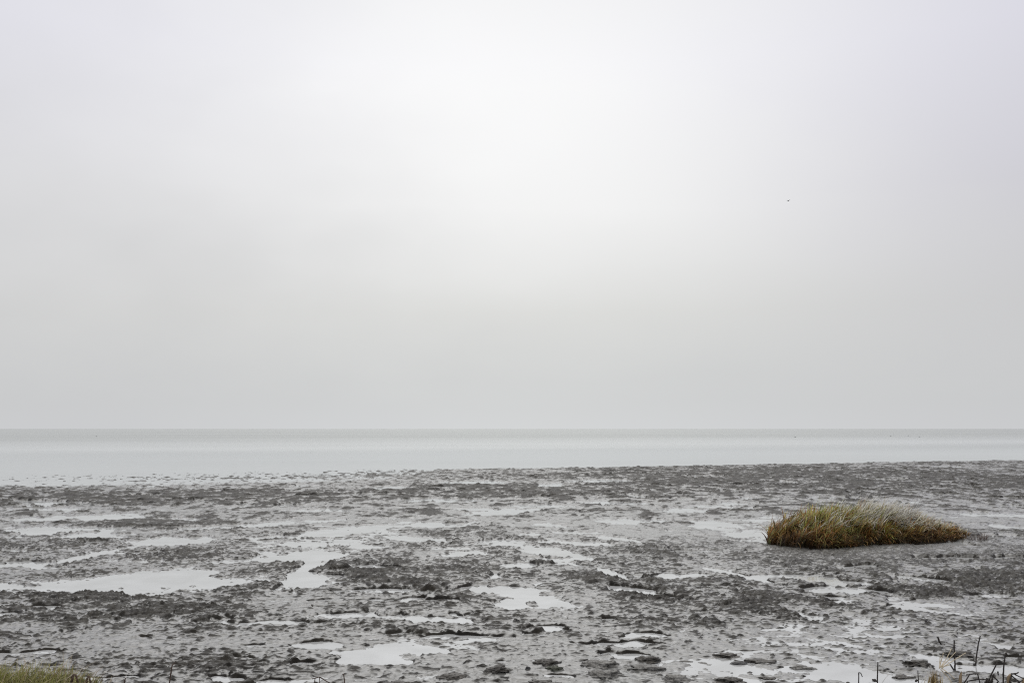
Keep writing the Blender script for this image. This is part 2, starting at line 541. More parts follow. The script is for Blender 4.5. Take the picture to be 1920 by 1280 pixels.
def build_mudflat():
    ys = [-30, -15, -6, 0, 2.5, 4.2, 5.2]
    y = 5.4
    while y < 78:
        ys.append(y)
        y += min(0.085, max(0.011, 0.42 * y * y / (CAM_H * F * 0.5333)))
    ys += [80, 84, 90, 100, 120, 160, 240, 400, 1000, 5000, 30000]
    ys = np.array(ys)
    uf = np.linspace(-0.64, 0.64, 1250)
    ext = np.array([0.66, 0.69, 0.73, 0.8, 0.9, 1.05, 1.3, 1.7, 2.4, 4, 7])
    us = np.concatenate([-ext[::-1], uf, ext])
    scale = np.clip(ys, 5.4, None)
    dr = np.gradient(ys)
    X = us[None, :] * scale[:, None]
    Y = np.repeat(ys[:, None], len(us), 1)
    D = np.repeat(dr[:, None], len(us), 1)
    Z, dry = height(X.ravel(), Y.ravel(), D.ravel(), True)
    far = Y.ravel() > 79
    Z[far] = np.minimum(Z[far], -0.3)
    V = np.stack([X.ravel(), Y.ravel(), Z], 1)
    nr, nc = len(ys), len(us)
    i = np.arange(nr * nc).reshape(nr, nc)
    Fq = np.stack([i[:-1, :-1], i[:-1, 1:], i[1:, 1:], i[1:, :-1]], -1).reshape(-1, 4)
    o = mesh_obj('mudflat', V, Fq, MUD)
    da = o.data.attributes.new('dry', 'FLOAT', 'POINT')
    da.data.foreach_set('value', dry.astype(np.float32))
    tag(o, 'grey wet tidal mudflat with dark rough hummocks', kind='structure')
    print('mudflat', nr, nc)
    return o


build_mudflat()


def ground(x, y):
    return float(height(np.array([float(x)]), np.array([float(y)]), np.array([0.02]))[0])


# ------------------------------------------------------------------ water
def shore_y(x, off):
    return SHORE_Y0 + SHORE_M * x + off


BIG = 30000
xa, xb = -90.0, 400.0
o = mesh_obj('tide_pool_water', [(xa, 4.9, 0), (xb, 4.9, 0), (xb, shore_y(xb, -1), 0), (xa, shore_y(xa, -1), 0)], [[[0, 1, 2, 3]]], WATER, smooth=False)
tag(o, 'still shallow pools lying in the hollows of the mudflat', kind='structure')
o = mesh_obj('sea', [(xa, shore_y(xa, -1), 0), (xb, shore_y(xb, -1), 0), (BIG, shore_y(xb, -1), 0), (BIG, BIG, 0), (-BIG, BIG, 0), (-BIG, shore_y(xa, -1), 0)],
             [np.array([[0, 1, 2, 3, 4, 5]])], WATER, smooth=False)
tag(o, 'calm pale grey sea reaching the horizon', kind='structure')


# ------------------------------------------------------------------ blades
def blades(base, az, length, lean, curl, width, tint0, tint1, nseg=4, twist=None):
    """curved tapered strips. base (n,3); az heading; lean from vertical at the foot; curl added to the tip"""
    n = len(base)
    k = nseg + 1
    P = np.zeros((n, k, 3))
    P[:, 0] = base
    th = lean.copy()
    for s in range(1, k):
        th = lean + curl * (s / nseg) ** 1.3
        st = (length / nseg)[:, None]
        d = np.stack([np.sin(th) * np.cos(az), np.sin(th) * np.sin(az), np.cos(th)], 1)
        P[:, s] = P[:, s - 1] + d * st
    tw = az + np.pi / 2 + (RNG.normal(0, 0.7, n) if twist is None else twist)
    W = np.stack([np.cos(tw), np.sin(tw), np.zeros(n)], 1)
    t = np.linspace(0, 1, k)
    prof = np.clip(1.0 - t ** 2.2, 0.08, 1)
    half = (width[:, None] * prof[None, :] / 2)[..., None]
    A = P - W[:, None, :] * half
    B = P + W[:, None, :] * half
    V = np.stack([A, B], 2).reshape(n, k * 2, 3)
    q = []
    for s in range(nseg):
        q.append([2 * s, 2 * s + 1, 2 * s + 3, 2 * s + 2])
    q = np.array(q)
    Fc = (np.arange(n)[:, None, None] * (2 * k) + q[None]).reshape(-1, 4)
    tq = (t ** 1.5)[None, :, None]  # foot tint reaches higher, for the painted dark base of the clump
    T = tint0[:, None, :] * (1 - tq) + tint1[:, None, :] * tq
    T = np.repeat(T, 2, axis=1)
    return V.reshape(-1, 3), Fc, T.reshape(-1, 3)


def mix3(a, b, t):
    return np.array(a)[None] * (1 - t[:, None]) + np.array(b)[None] * t[:, None]


# footprint of the clump, around its own origin, in metres
ORG = np.array([*at(1600, 1014), 0.0])


def _loc(px, py):
    a = at(px, py, 0.05)
    return (a[0] - ORG[0], a[1] - ORG[1])


front = [_loc(*p) for p in ((1437, 1018), (1462, 1022), (1500, 1026), (1560, 1027), (1620, 1022), (1690, 1017), (1750, 1013), (1800, 1009), (1822, 1005))]
fx = np.array([p[0] for p in front])
fy = np.array([p[1] for p in front])
DEPTH = [(0, 1.15), (0.12, 1.5), (0.45, 1.9), (0.8, 1.1), (1.0, 0.15)]
HGT = [(0, 0.50), (0.1, 0.50), (0.3, 0.50), (0.5, 0.52), (0.65, 0.48), (0.8, 0.34), (0.93, 0.22), (1.0, 0.12)]


def clump_points(n):
    t = RNG.random(n)
    x = fx[0] + t * (fx[-1] - fx[0])
    t0 = np.interp(x, fx, fy)
    dep = np.interp(t, *zip(*DEPTH))
    d = RNG.random(n) ** 1.15
    keep = RNG.random(n) < dep / 1.9
    x, t, d, dep, t0 = x[keep], t[keep], d[keep], dep[keep], t0[keep]
    y = t0 + d * dep
    x = x + d * dep * 0.27 * (1 - t) - 0.05 * d * dep * t
    return x, y, t, d


def build_clump():
    root = empty('grass_clump', ORG)
    tag(root, 'large low clump of green and straw brown marsh grass standing alone on the mud', 'grass clump')
    # root mat: a lumpy dark mound under the blades
    nu, nv = 60, 24
    V = []
    for j in range(nv + 1):
        for i in range(nu + 1):
            t = i / nu
            x = fx[0] + t * (fx[-1] - fx[0])
            yy = np.interp(x, fx, fy)
            dep = np.interp(t, *zip(*DEPTH))
            v = j / nv
            edge = min(1, 5 * v, 5 * (1 - v)) * min(1, 14 * t + 0.1, 8 * (1 - t))
            h = np.interp(t, *zip(*HGT)) * 0.5 * (max(edge, 0) ** 0.5)
            V.append((x + 0.05 + v * dep * 0.27 * (1 - t), yy + dep * v + 0.03, -0.03 + h * (0.85 + 0.3 * random.random())))
    V = np.array(V)
    i = np.arange((nu + 1) * (nv + 1)).reshape(nv + 1, nu + 1)
    Fq = np.stack([i[:-1, :-1], i[:-1, 1:], i[1:, 1:], i[1:, :-1]], -1).reshape(-1, 4)
    mesh_obj('root_mat', V, Fq, ROOT, root)

    KX, KY, _, _ = clump_points(420)
    KAZ = RNG.normal(0.15, 0.8, len(KX))
    KB = np.exp(RNG.normal(0.55, 0.40, len(KX)))
    KL = RNG.uniform(0.82, 1.14, len(KX))

    def layer(name, n, mat, kind):
        x, y, t, d = clump_points(n)
        m = len(x)
        patch = fbm(x / 0.35 + 4, y / 0.35, 2, 201)
        hgt = np.interp(t, *zip(*HGT)) * (1 + 0.25 * fbm(x / 0.28, y / 0.28, 2, 211)) * (1 - (0.36 - 0.24 * np.exp(-t * 9)) * (1 - sstep(0, 0.5, d)))
        edge_f = np.exp(-d * 5)                                     # front rim
        edge_l = np.exp(-t * 26)
        edge_r = sstep(0.75, 1, t)
        z = 0.0 + hgt * 0.46 * np.clip(d * 5, 0, 1) ** 0.5 * np.clip(t * 12 + .1, 0, 1)
        ci = np.argmin((x[:, None] - KX[None]) ** 2 + (y[:, None] - KY[None]) ** 2, 1)   # which tussock it grows in
        kaz, kb, kl = KAZ[ci], KB[ci], KL[ci]
        az = kaz + RNG.normal(0.0, 0.35, m)                           # combed to the right
        rim = RNG.random(m) < edge_f * 0.42
        az = np.where(rim, RNG.normal(-1.0, 0.4, m) + 0.5 * kaz, az)
        lf = RNG.random(m) < edge_l * 0.12
        az = np.where(lf, RNG.normal(math.pi, 0.6, m), az)
        ln = hgt * RNG.uniform(0.46, 0.80, m) * kl
        lean = np.abs(RNG.normal(0.18, 0.16, m)) + 0.10 * edge_f
        curl = np.abs(RNG.normal(0.95, 0.45, m)) + 0.4 * edge_r + 0.6 * rim
        wd = RNG.uniform(0.009, 0.020, m)
        u = RNG.random(m)
        crown = np.exp(-((t - 0.60) / 0.20) ** 2) * sstep(0.10, 0.4, d)
        thin = RNG.random(m) > 0.90 * crown
        if kind == 'green':
            g = np.clip(1.0 - np.abs(t - 0.36) / 0.34 + 0.5 * patch, 0, 1) * (0.35 + 0.65 * np.clip(d * 2.2, 0, 1))
            keep = RNG.random(m) < 0.06 + 0.94 * g
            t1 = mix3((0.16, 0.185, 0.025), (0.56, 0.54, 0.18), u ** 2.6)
            t0 = mix3((0.018, 0.014, 0.005), (0.04, 0.034, 0.010), u)  # brown feet, deepened with painted shade at the clump's base
        elif kind == 'brown':
            keep = RNG.random(m) < 0.5 + 0.5 * np.clip(edge_f * 1.5 + edge_l + edge_r + 0.6 * (t > 0.55) + 0.3 * patch, 0, 1)
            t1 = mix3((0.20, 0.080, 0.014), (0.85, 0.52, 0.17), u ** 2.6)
            t0 = mix3((0.014, 0.008, 0.004), (0.045, 0.024, 0.009), u)  # brown stems, their feet also carry the painted base shade
            ln = ln * RNG.uniform(0.75, 1.05, m)
        else:                                                        # pale dead leaves on the crown
            c = np.exp(-((t - 0.60) / 0.20) ** 2) * sstep(0.10, 0.4, d) + 0.10 * sstep(.05, .3, d)
            keep = RNG.random(m) < c
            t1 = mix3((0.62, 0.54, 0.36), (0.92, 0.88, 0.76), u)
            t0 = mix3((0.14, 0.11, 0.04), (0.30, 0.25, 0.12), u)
            ln = ln * 1.04
            lean = lean + 0.2
            curl = curl + 0.1
            ln = ln * 1.12
            z = z + 0.03
            wd = wd * 1.4
            kb = np.maximum(kb, 1.25)
            az = 0.6 * kaz - 0.1 + RNG.normal(0, 0.3, m)
        if kind != 'pale':
            keep = keep & thin
        if kind != 'pale':
            t1 = t1 * (0.45 + 0.55 * sstep(0.0, 0.22, d))[:, None]  # shaded front of the clump painted into the blade tips
        t1 = np.clip(t1 * (kb * RNG.uniform(0.6, 1.4, m))[:, None], 0, 0.9)
        b = np.stack([x, y, z], 1)[keep]
        V, Fc, T = blades(b, az[keep], ln[keep], lean[keep], curl[keep], wd[keep], t0[keep], t1[keep])
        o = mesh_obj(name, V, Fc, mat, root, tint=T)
        return o
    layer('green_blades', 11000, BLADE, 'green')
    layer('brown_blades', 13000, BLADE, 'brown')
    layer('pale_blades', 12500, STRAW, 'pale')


build_clump()


# ------------------------------------------------------------------ small sprays beside the clump
def spray(name, px, py, n, h, rad, tintA, tintB, label, cat, up=0.5):
    c = at(px, py, 0.04)
    z = ground(*c)
    root = empty(name, (c[0], c[1], z - 0.01))
    tag(root, label, cat)
    a = RNG.random(n) * 6.283
    r = rad * np.sqrt(RNG.random(n))
    b = np.stack([r * np.cos(a) * 1.3, r * np.sin(a), np.zeros(n)], 1)
    u = RNG.random(n)
    V, Fc, T = blades(b, a + RNG.normal(0, 0.8, n), h * RNG.uniform(0.5, 1.1, n), np.abs(RNG.normal(up, 0.3, n)), RNG.normal(0.3, 0.4, n),
                      RNG.uniform(0.004, 0.007, n), mix3(tintA, tintB, u) * 0.5, mix3(tintA, tintB, u))
    mesh_obj('twigs', V, Fc, STRAW, root, tint=T)


spray('dry_plant', 1833, 1012, 90, 0.16, 0.12, (0.12, 0.07, 0.055), (0.30, 0.22, 0.19), 'small reddish brown dry plant at the low tapering tip of the grass clump', 'plant')


# ------------------------------------------------------------------ near grass tuft, lower left
def build_tuft():
    c = at(70, 1296)
    root = empty('grass_tuft', (c[0], c[1], 0))
    tag(root, 'bright green grass tuft mixed with brown straw cut off by the lower picture edge', 'grass tuft')
    n = 2600
    x = RNG.uniform(-0.42, 0.38, n)
    y = RNG.uniform(-0.30, 0.22, n) * np.clip(1.2 - np.abs(x) * 1.2, 0.3, 1)
    u = RNG.random(n)
    hgt = np.interp(x, [-.42, -.1, .1, .3, .38], [.185, .19, .16, .12, .055])
    b = np.stack([x, y, np.zeros(n) - 0.02], 1)
    V, Fc, T = blades(b, RNG.normal(0.6, 1.6, n), hgt * RNG.uniform(0.6, 1.3, n), np.abs(RNG.normal(0.25, 0.2, n)), np.abs(RNG.normal(0.8, 0.4, n)),
                      RNG.uniform(0.004, 0.008, n), mix3((0.05, 0.05, 0.015), (0.09, 0.08, 0.03), u), mix3((0.24, 0.27, 0.05), (0.72, 0.66, 0.26), u ** 1.5))
    mesh_obj('green_blades', V, Fc, BLADE, root, tint=T)
    n = 320
    x = RNG.uniform(-0.40, 0.44, n)
    y = RNG.uniform(-0.25, 0.2, n)
    u = RNG.random(n)
    b = np.stack([x, y, np.zeros(n) - 0.02], 1)
    V, Fc, T = blades(b, RNG.normal(0.3, 1.0, n), np.interp(x, [-.42, .2, .44], [.27, .26, .12]) * RNG.uniform(0.6, 1.2, n), np.abs(RNG.normal(0.35, 0.25, n)), np.abs(RNG.normal(1.1, 0.5, n)),
                      RNG.uniform(0.004, 0.007, n), mix3((0.12, 0.07, 0.03), (0.2, 0.13, 0.06), u), mix3((0.42, 0.27, 0.12), (0.82, 0.76, 0.60), u))
    mesh_obj('dead_blades', V, Fc, STRAW, root, tint=T)


build_tuft()


# ------------------------------------------------------------------ stems
def tube(paths, seg=7):
    """paths: list of (points, radii); returns verts, faces"""
    VV, QF, off = [], [], 0
    for pts, rad in paths:
        pts = [np.array(p, float) for p in pts]
        # resample with a little wander
        P, Rr = [], []
        for a, b, ra, rb in zip(pts[:-1], pts[1:], rad[:-1], rad[1:]):
            for s in range(5):
                q = s / 5
                P.append(a + (b - a) * q + (np.array([random.gauss(0, 1) for _ in range(3)]) * ra * 0.12 if s else 0))
                Rr.append((ra + (rb - ra) * q) * random.uniform(0.88, 1.12))
        P.append(pts[-1])
        Rr.append(rad[-1])
        P = np.array(P)
        for i in range(len(P)):
            d = P[min(i + 1, len(P) - 1)] - P[max(i - 1, 0)]
            d = d / (np.linalg.norm(d) + 1e-9)
            up = np.array([0, 1, 0.0]) if abs(d[1]) < 0.9 else np.array([1.0, 0, 0])
            e1 = np.cross(d, up)
            e1 /= np.linalg.norm(e1)
            e2 = np.cross(d, e1)
            for k in range(seg):
                a = 2 * math.pi * k / seg
                VV.append(P[i] + (e1 * math.cos(a) + e2 * math.sin(a)) * Rr[i])
        for i in range(len(P) - 1):
            for k in range(seg):
                k2 = (k + 1) % seg
                QF.append((off + i * seg + k, off + i * seg + k2, off + (i + 1) * seg + k2, off + (i + 1) * seg + k))
        # caps as fans
        for ring, c in ((0, P[0]), (len(P) - 1, P[-1])):
            ci = len(VV)
            VV.append(c)
        base = off + len(P) * seg
        tri0 = [(base, off + (k + 1) % seg, off + k, off + k) for k in range(seg)]
        last = off + (len(P) - 1) * seg
        tri1 = [(base + 1, last + k, last + (k + 1) % seg, last + (k + 1) % seg) for k in range(seg)]
        CAPS.extend([t[:3] for t in tri0 + tri1])
        off = base + 2
    return np.array(VV), np.array(QF)


CAPS = []
STEMS_GROUP = 'dead stalks standing in the wet mud by the lower edge'


def stem(label, name, segs, mat, width_px, base_py, group=STEMS_GROUP, cat='stalk', parts=()):
    """segs: list of pixel polylines with a depth y taken from the foot's pixel row; parts likewise (name, segs, mat, width)"""
    fx_, fy_ = base_py
    foot = at(fx_, fy_)
    z0 = ground(*foot)
    root_loc = np.array([foot[0], foot[1], z0])

    def conv(polys, wpx):
        out = []
        for poly in polys:
            pts = [np.array(at_y(p[0], p[1], foot[1] + (p[2] if len(p) > 2 else 0))) - root_loc for p in poly]
            r = wpx * foot[1] / F / 2
            out.append((pts, [r * (1.0 - 0.25 * i / max(1, len(pts) - 1)) for i in range(len(pts))]))
        return out
    CAPS.clear()
    V, Q = tube(conv(segs, width_px))
    o = mesh_obj(name, V, [Q, np.array(CAPS)], mat, loc=tuple(root_loc))
    tag(o, label, cat, group)
    for (pn, psegs, pm, pw) in parts:
        CAPS.clear()
        V, Q = tube(conv(psegs, pw))
        mesh_obj(pn, V, [Q, np.array(CAPS)], pm, o)
    return o


# foot pixel below the frame where the photograph cuts the stalk off
stem('thin brown stalk with a bent hair tip, near the green tuft', 'dead_stalk', [[(315, 1300), (319, 1270), (323, 1246), (328, 1241)]], BROWN, 2.6, (315, 1300))
stem('short brown stalk with a pale frayed tip, beside the green tuft', 'dead_stalk', [[(230, 1300), (234, 1274), (236, 1269)]], BROWN, 2.6, (230, 1300),
     parts=[('frayed_tip', [[(235, 1270), (237, 1267)]], SHELL, 3.5)])
stem('brown dead reed bent double at the edge of the green tuft', 'bent_reed', [[(128, 1300), (138, 1263), (143, 1266), (152, 1300)], [(139, 1263), (133, 1270)]], BROWN, 4, (130, 1300), 'bent dead reeds', 'reed')
stem('brown dead reed folded into a peak just outside the green tuft', 'bent_reed', [[(155, 1300), (165, 1267), (168, 1269), (174, 1300)]], BROWN, 4, (157, 1300), 'bent dead reeds', 'reed')
stem('brown twig forking into three prongs on the pale wet mud', 'dead_twig', [[(600, 1302), (599, 1268)], [(599, 1268), (591, 1270), (589, 1282)], [(599, 1268), (612, 1276), (620, 1280)], [(599, 1268), (585, 1272)]], BROWN, 2.0, (600, 1302), None, 'twig')
stem('thin upright brown stalk next to the three pronged twig', 'dead_stalk', [[(647, 1300), (646, 1275), (644, 1262)]], BROWN, 2.4, (647, 1300))
stem('short dark stalk with a hooked tip in the pool', 'dead_stalk', [[(1609, 1300), (1610, 1275), (1610, 1260), (1614, 1261), (1617, 1268)]], BARK, 2.2, (1609, 1300))
stem('straight dark stalk with a black knob low on its side', 'dead_stalk', [[(1646, 1302), (1645, 1270), (1646, 1240)], [(1645, 1277), (1639, 1274)]], BARK, 2.6, (1646, 1302),
     parts=[('knob', [[(1637, 1275), (1639, 1274), (1642, 1275)]], BARK, 6.5)])
stem('thin dark stalk with a tiny side knob at the pool edge', 'dead_stalk', [[(1724, 1302), (1722, 1275), (1721, 1256)]], BARK, 2.2, (1724, 1302),
     parts=[('knob', [[(1717, 1276), (1719, 1274), (1721, 1275)]], BARK, 4)])
stem('short black stub leaning over into a bent foot on the mud', 'bent_stub', [[(1758, 1193), (1762, 1203), (1766, 1209)], [(1766, 1209), (1772, 1208)]], BARK, 3.6, (1766, 1210), None, 'stub')
stem('dark stalk with a slanting side shoot, standing in the pool by the golden tuft', 'dead_stalk', [[(1791, 1256), (1790, 1236), (1789, 1215), (1789, 1199)], [(1789, 1256), (1785, 1250), (1781, 1244)]], BARK, 3.2, (1791, 1256))
stem('tallest dark stalk, leaning slightly over the pool', 'dead_stalk', [[(1829, 1247), (1831, 1228), (1834, 1208), (1838, 1191)], [(1829, 1246), (1825, 1244)]], BARK, 3.0, (1829, 1247))
stem('dark curved stalk with a drooping hair at its top', 'dead_stalk', [[(1881, 1302), (1881, 1262), (1883, 1240), (1886, 1223)], [(1886, 1223), (1889, 1228)]], BARK, 3.2, (1881, 1302))
stem('black stalk leaning far over above a pale stalk', 'leaning_stalk', [[(1848, 1302), (1857, 1266), (1864, 1253), (1870, 1241)]], BARK, 3.0, (1848, 1302))
stem('pale grey stalk leaning under the black leaning stalk', 'leaning_stalk', [[(1838, 1304), (1847, 1280), (1856, 1268)]], CLODG, 2.8, (1838, 1304))
stem('black stalk folded into a square arch over the pool', 'bent_stalk', [[(1802, 1300), (1808, 1279), (1818, 1263), (1833, 1262), (1838, 1282), (1840, 1300)]], BARK, 2.6, (1803, 1300), 'bent black stalks', 'stalk')
stem('black stalk bowed into a low flat arch under the square arch', 'bent_stalk', [[(1806, 1304), (1814, 1276), (1830, 1273), (1848, 1273), (1862, 1290)]], BARK, 2.6, (1806, 1302), 'bent black stalks', 'stalk')
stem('tangle of crossed black stems at the foot of the leaning stalk', 'stem_tangle', [[(1846, 1304), (1850, 1270), (1853, 1276)], [(1862, 1302), (1858, 1278), (1864, 1262)], [(1852, 1304), (1872, 1276), (1860, 1265)], [(1846, 1278), (1862, 1276)], [(1858, 1302), (1861, 1266)], [(1862, 1300), (1866, 1284), (1878, 1292)], [(1871, 1258), (1872, 1265)]], BARK, 3.0, (1856, 1304), None, 'stems')
stem('black twig knotted into open triangles with a gnarled head', 'knotted_twig', [[(1896, 1304), (1893, 1276), (1898, 1262), (1909, 1261)], [(1896, 1265), (1918, 1284)], [(1893, 1276), (1905, 1288)], [(1900, 1284), (1918, 1274)], [(1896, 1262), (1903, 1263), (1910, 1259)], [(1904, 1264), (1920, 1272)]], BARK, 2.4, (1898, 1304), None, 'twig')


def stub(label, px, py, wpx, foot_py, tip_cut):
    foot = at(px, foot_py)
    z0 = ground(*foot)
    top = at_y(px, py, foot[1])
    h = top[2] - z0
    wd = wpx * foot[1] / F
    n = 9
    V, T = [], []
    for i in range(n):
        q = i / (n - 1)
        for k in range(10):
            a = 2 * math.pi * k / 10
            r = wd / 2 * (1 - 0.12 * q) * (1 + 0.10 * math.sin(3 * a + 5 * q))
            cut = tip_cut * h * math.cos(a) * (q ** 6) + (random.uniform(-.03, .03) * h if i == n - 1 else 0)
            V.append((r * math.cos(a) + 0.01 * q * q, r * 0.7 * math.sin(a), -0.02 + h * q + cut))
            c = 0.75 + 0.5 * random.random() * (1 if k % 2 else 0.6)
            T.append((0.36 * c, 0.27 * c, 0.17 * c))
    Q = [(i * 10 + k, i * 10 + (k + 1) % 10, (i + 1) * 10 + (k + 1) % 10, (i + 1) * 10 + k) for i in range(n - 1) for k in range(10)]
    o = mesh_obj('reed_stub', np.array(V), [np.array(Q), np.array([[(n - 1) * 10 + k for k in range(10)]])], STRAW, tint=np.array(T), loc=(foot[0], foot[1], z0))
    tag(o, label, 'reed', 'pale cut reed stubs')


stub('thick pale straw reed stub beside the dark curved stalk', 1891, 1259, 8, 1302, 0.06)
stub('thin pale straw reed stub standing past the knotted twig', 1917, 1266, 5, 1302, 0.05)
stub('pale straw reed stub right beside the golden tuft', 1800, 1256, 6, 1302, 0.08)


def build_gold_tuft():
    foot = at(1756, 1304)
    z0 = ground(*foot)
    root = empty('reed_tuft', (foot[0], foot[1], z0))
    tag(root, 'golden dead reed tuft with pale thin leaves fanning from its top', 'reed tuft')
    n = 130
    V_, F_, T_ = [], [], []
    u = RNG.random(n)
    x = RNG.normal(0, 0.022, n)
    y = RNG.normal(0, 0.02, n)
    h = (at_y(1760, 1250, foot[1])[2] - z0)
    ln = h * RNG.uniform(0.5, 1.12, n)
    x, y = x * 1.5 - 0.012, y * 1.3
    out = RNG.random(n) < 0.22
    V, Fc, T = blades(np.stack([x, y, np.full(n, -0.02)], 1), np.where(out, RNG.normal(0.1, 1.2, n), np.arctan2(-y, -x)), ln, np.where(out, 0.25, 0.5 * np.arctan(np.hypot(x, y) / h)),
                      np.where(out, RNG.normal(0.5, 0.3, n), RNG.normal(0.02, 0.08, n)), RNG.uniform(0.004, 0.008, n),
                      mix3((0.12, 0.085, 0.03), (0.30, 0.22, 0.09), u), mix3((0.16, 0.10, 0.035), (0.78, 0.62, 0.34), u ** 1.6))
    mesh_obj('sheaf', V, Fc, STRAW, root, tint=T)
    CAPS.clear()
    tips = [((1761, 1252), (1764, 1240), (1769, 1223)), ((1764, 1250), (1778, 1237), (1792, 1221)), ((1765, 1252), (1785, 1239), (1811, 1223)),
            ((1763, 1250), (1776, 1232), (1784, 1215)), ((1762, 1252), (1762, 1240), (1763, 1228)), ((1766, 1252), (1780, 1262), (1790, 1272)), ((1764, 1254), (1777, 1268), (1788, 1284)), ((1766, 1249), (1782, 1246))]
    paths = []
    base = np.array([foot[0], foot[1], z0])
    for i, t in enumerate(tips):
        pts = [np.array(at_y(p[0], p[1], foot[1] + random.uniform(-0.02, 0.02))) - base for p in t]
        r = 1.6 * foot[1] / F / 2
        paths.append((pts, [r * 1.2] + [r] * (len(pts) - 2) + [r * 0.8]))
    V, Q = tube(paths, 5)
    tt = np.tile(np.array([[0.80, 0.70, 0.52]]), (len(V), 1)) * RNG.uniform(0.7, 1.25, (len(V), 1))
    mesh_obj('leaf_tips', V, [Q, np.array(CAPS)], STRAW, root, tint=tt)


build_gold_tuft()


# ------------------------------------------------------------------ clods, stone, shell
def icosphere(sub):
    import bmesh
    bm = bmesh.new()
    bmesh.ops.create_icosphere(bm, subdivisions=sub, radius=1)
    V = np.array([v.co[:] for v in bm.verts])
    Fc = np.array([[v.index for v in f.verts] for f in bm.faces])
    bm.free()
    return V, Fc


ICO4 = icosphere(5)


def clod(label, px, py, wpx, hpx, tilt=0.0, mat=None, name='mud_clod', cat='mud clod', group='dark mud clods strewn along the lower edge', rough=1.0, dep=1.0, seed=0, dish=0.0):
    c = at(px, py + hpx * 0.35)
    z0 = ground(*c)
    a = wpx / 2 * c[1] / F
    hz = hpx * c[1] / F * 0.60
    V, Fc = ICO4
    V = V.copy()
    s = seed * 3.7 + px * 0.013
    n = fbm(V[:, 0] * 1.3 + s, V[:, 1] * 1.3 + V[:, 2] * 1.1 - s, 4, 301, 0.55) * 0.34 * rough
    rid = np.abs(gnoise(V[:, 0] * 2.2 + s * 2, V[:, 1] * 3.1 + V[:, 2] * 4.0, 311)) * 0.14 * rough
    k = (1 + n - rid)[:, None]
    V = V * k
    if dish:
        r = np.hypot(V[:, 0], V[:, 1])
        V[:, 2] -= dish * np.exp(-(r / 0.55) ** 2) * (V[:, 2] > 0)
    low = np.clip(0.25 - V[:, 2], 0, None)[:, None]
    V[:, :2] *= 1 + 0.55 * low ** 1.2                              # spreads into the mud round it
    V[:, 2] = np.where(V[:, 2] < 0, V[:, 2] * 0.45, V[:, 2])
    V[:, 2] += tilt * V[:, 0]
    V = V * np.array([a, a * 0.75 * dep, hz])
    o = mesh_obj(name, V, Fc, mat or CLOD, loc=(c[0], c[1], z0 - hz * 0.10))
    return tag(o, label, cat, group)


clod('long dark split mud clod farthest towards the green tuft', 845, 1266, 58, 12, 0.25)
clod('dark rounded mud clod rising at one end, next to the blue black pebble', 930, 1257, 46, 14, 0.4)
clod('dark flat mud clod half cut by the lower edge, nearest the three pronged twig', 750, 1281, 50, 9)
clod('dark slanting mud clod just behind a greenish clod', 1022, 1241, 48, 13, 0.35)
clod('greenish dark clod in front of the slanting clod', 1040, 1254, 34, 10, 0.1, mat=noisy_material('green_mud', (0.03, 0.034, 0.022), (0.10, 0.105, 0.08), 34, 0.45, 0.7, 0.012))
clod('grey layered mud clod behind the white shell', 1125, 1243, 64, 15, 0.15, mat=CLODG)
clod('grey hollow topped mud clod in front of the white shell', 1136, 1261, 60, 17, 0.1, mat=CLODG, dish=0.5)
clod('dark peaked mud clod joined to a grey tail', 1210, 1235, 44, 12, 0.25)
clod('grey flat mud clod in front of the dark peaked clod', 1212, 1250, 64, 13, -0.1, mat=CLODG)
clod('dark low mud clod in a line with a grey twin', 1288, 1237, 44, 9, 0.1)
clod('grey low mud clod touching its dark neighbour', 1322, 1240, 44, 10, -0.1, mat=CLODG)
clod('dark brown low mud clod farthest out from the lower edge', 1362, 1226, 48, 9, -0.1)
clod('brown mud clod trailing from the black stone', 1428, 1237, 56, 10, -0.1)
clod('smooth brown grey mud clod at the lip of the pool', 1504, 1248, 46, 11, -0.1, mat=CLODG)
clod('grey ring shaped mud clod with a hollow middle', 1267, 1271, 52, 16, 0, mat=CLODG, dish=0.7)
clod('dark ragged mud clod sloping down beside the ring shaped clod', 1372, 1273, 56, 13, -0.25)
clod('small dark mud clod near the ragged clod', 1440, 1268, 34, 9, -0.2)
clod('broad dark mud clod at the very bottom, below the greenish clod', 1018, 1279, 54, 10, 0.1)
clod('dark domed mud clod between the pool and the golden tuft', 1722, 1244, 42, 12, -0.15)
clod('dark wet mud clod on the pool shore behind the thin knobbed stalk', 1692, 1266, 42, 11, 0)
clod('dark mud lump across the pool from the tallest stalk', 1800, 1226, 46, 8, -0.2)
clod('smooth shiny black stone among the brown mud clods', 1382, 1239, 34, 12, 0.3, STONE, 'black_stone', 'stone', None, 0.35)
clod('small blue black pebble beside the slanting mud clod', 990, 1254, 11, 9, 0, STONE, 'black_pebble', 'pebble', None, 0.4)
clod('tiny white shell resting on the grey mud clod', 1140, 1249, 6, 5, 0, SHELL, 'white_shell', 'shell', None, 0.3)


stem('short brown piece of driftwood lying on the silt in front of the grass clump', 'driftwood', [[(1633, 1054), (1641, 1053), (1650, 1055), (1658, 1054)]], BROWN, 3.5, (1645, 1056), None, 'driftwood')
stem('pale straw strand arching over the mud left of the thin knobbed stalk', 'straw_strand', [[(1651, 1284), (1660, 1270), (1667, 1263)]], SHELL, 1.2, (1651, 1286), None, 'straw')
stem('pale curled straw strand right of the thin knobbed stalk', 'straw_strand', [[(1726, 1286), (1730, 1272), (1736, 1267)]], SHELL, 1.2, (1726, 1288), None, 'straw')


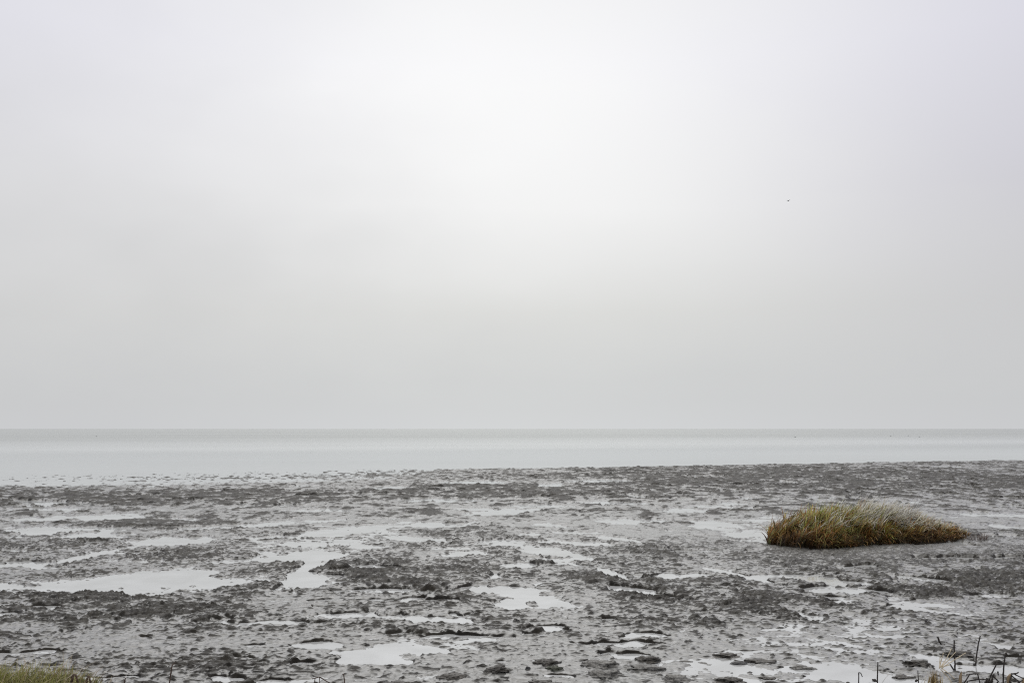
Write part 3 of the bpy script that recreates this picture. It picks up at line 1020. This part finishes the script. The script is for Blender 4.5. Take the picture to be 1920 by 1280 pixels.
# ------------------------------------------------------------------ birds
def loft(rings, seg=12):
    V, Q = [], []
    for (c, rw, rh) in rings:
        for k in range(seg):
            a = 2 * math.pi * k / seg
            V.append((c[0], c[1] + rw * math.cos(a), c[2] + rh * math.sin(a)))
    for i in range(len(rings) - 1):
        for k in range(seg):
            k2 = (k + 1) % seg
            Q.append((i * seg + k, i * seg + k2, (i + 1) * seg + k2, (i + 1) * seg + k))
    return V, Q


def flying_bird():
    y = 110.0
    p = at_y(1478, 377, y)
    V, Q = loft([((-0.17, 0, 0.0), .004, .003), ((-.13, 0, 0), .03, .008), ((-.08, 0, 0), .028, .024), ((-.02, 0, 0), .04, .036), ((.05, 0, .0), .038, .035), ((.1, 0, .008), .022, .022),
                 ((.135, 0, .014), .024, .023), ((.16, 0, .012), .012, .012), ((.19, 0, .008), .003, .003)])
    V, Q = list(V), list(Q)
    for s in (-1, 1):                                     # wings: one raised, one swept
        b0 = len(V)
        sec = [(0.02, .03, .02, .13), (0.14, .045, .09, .12), (0.27, .02, .13, .09), (0.38, -.05, .12, .02)]
        for (yy, xl, zz, ch) in sec:
            zz = zz * (1.35 if s < 0 else 0.9)
            for (dx, dz) in ((0.0, 0.006), (-ch * .5, 0.010), (-ch, 0.0), (-ch * .5, -0.002)):
                V.append((xl + dx, s * yy, zz + dz))
        for i in range(3):
            for k in range(4):
                k2 = (k + 1) % 4
                Q.append((b0 + i * 4 + k, b0 + i * 4 + k2, b0 + (i + 1) * 4 + k2, b0 + (i + 1) * 4 + k))
    o = mesh_obj('flying_bird', np.array(V), np.array(Q), FEATHER, loc=p)
    o.rotation_euler = (R(0), R(8), R(205))
    o.scale = (0.8, 0.8, 0.8)
    tag(o, 'tiny dark bird flying alone high in the overcast sky', 'bird')


flying_bird()


def sea_bird(px, py, label, rz, proto=None):
    c = at(px, py)
    if proto is None:
        V, Q = loft([((-.30, 0, .15), .01, .01), ((-.24, 0, .10), .07, .05), ((-.12, 0, .07), .12, .10), ((.02, 0, .06), .14, .12), ((.14, 0, .07), .11, .11), ((.20, 0, .12), .06, .07),
                     ((.22, 0, .20), .04, .045), ((.235, 0, .26), .042, .04), ((.27, 0, .285), .045, .042), ((.31, 0, .28), .035, .03), ((.34, 0, .27), .012, .01)])
        o = mesh_obj('swimming_bird', np.array(V), np.array(Q), FEATHER)
        V, Q = loft([((.335, 0, .268), .014, .010), ((.37, 0, .262), .012, .006), ((.40, 0, .26), .004, .003)], 8)
        mesh_obj('beak', np.array(V), np.array(Q), BROWN, o)
    else:
        o = proto.copy()
        COL.objects.link(o)
        for ch in proto.children:
            k = ch.copy()
            COL.objects.link(k)
            k.parent = o
    o.location = (c[0], c[1], -0.03)
    o.rotation_euler = (0, 0, R(rz))
    o.scale = (0.62, 0.62, 0.62)
    tag(o, label, 'water bird', 'dark birds swimming far out on the sea')
    return o


pb = sea_bird(181, 818.0, 'dark speck of a bird alone on the sea far from the others', 170)
sea_bird(1491, 819.5, 'dark speck of a bird on the sea straight behind the big grass clump', 20, pb)
sea_bird(1670, 817.2, 'first of three small dark birds together on the sea, nearest the middle of the picture', 150, pb)
sea_bird(1703, 816.8, 'middle one of three small dark birds together on the sea', 10, pb)
sea_bird(1724, 818.9, 'last and darkest of three small birds together on the sea, nearest the picture edge', 200, pb)
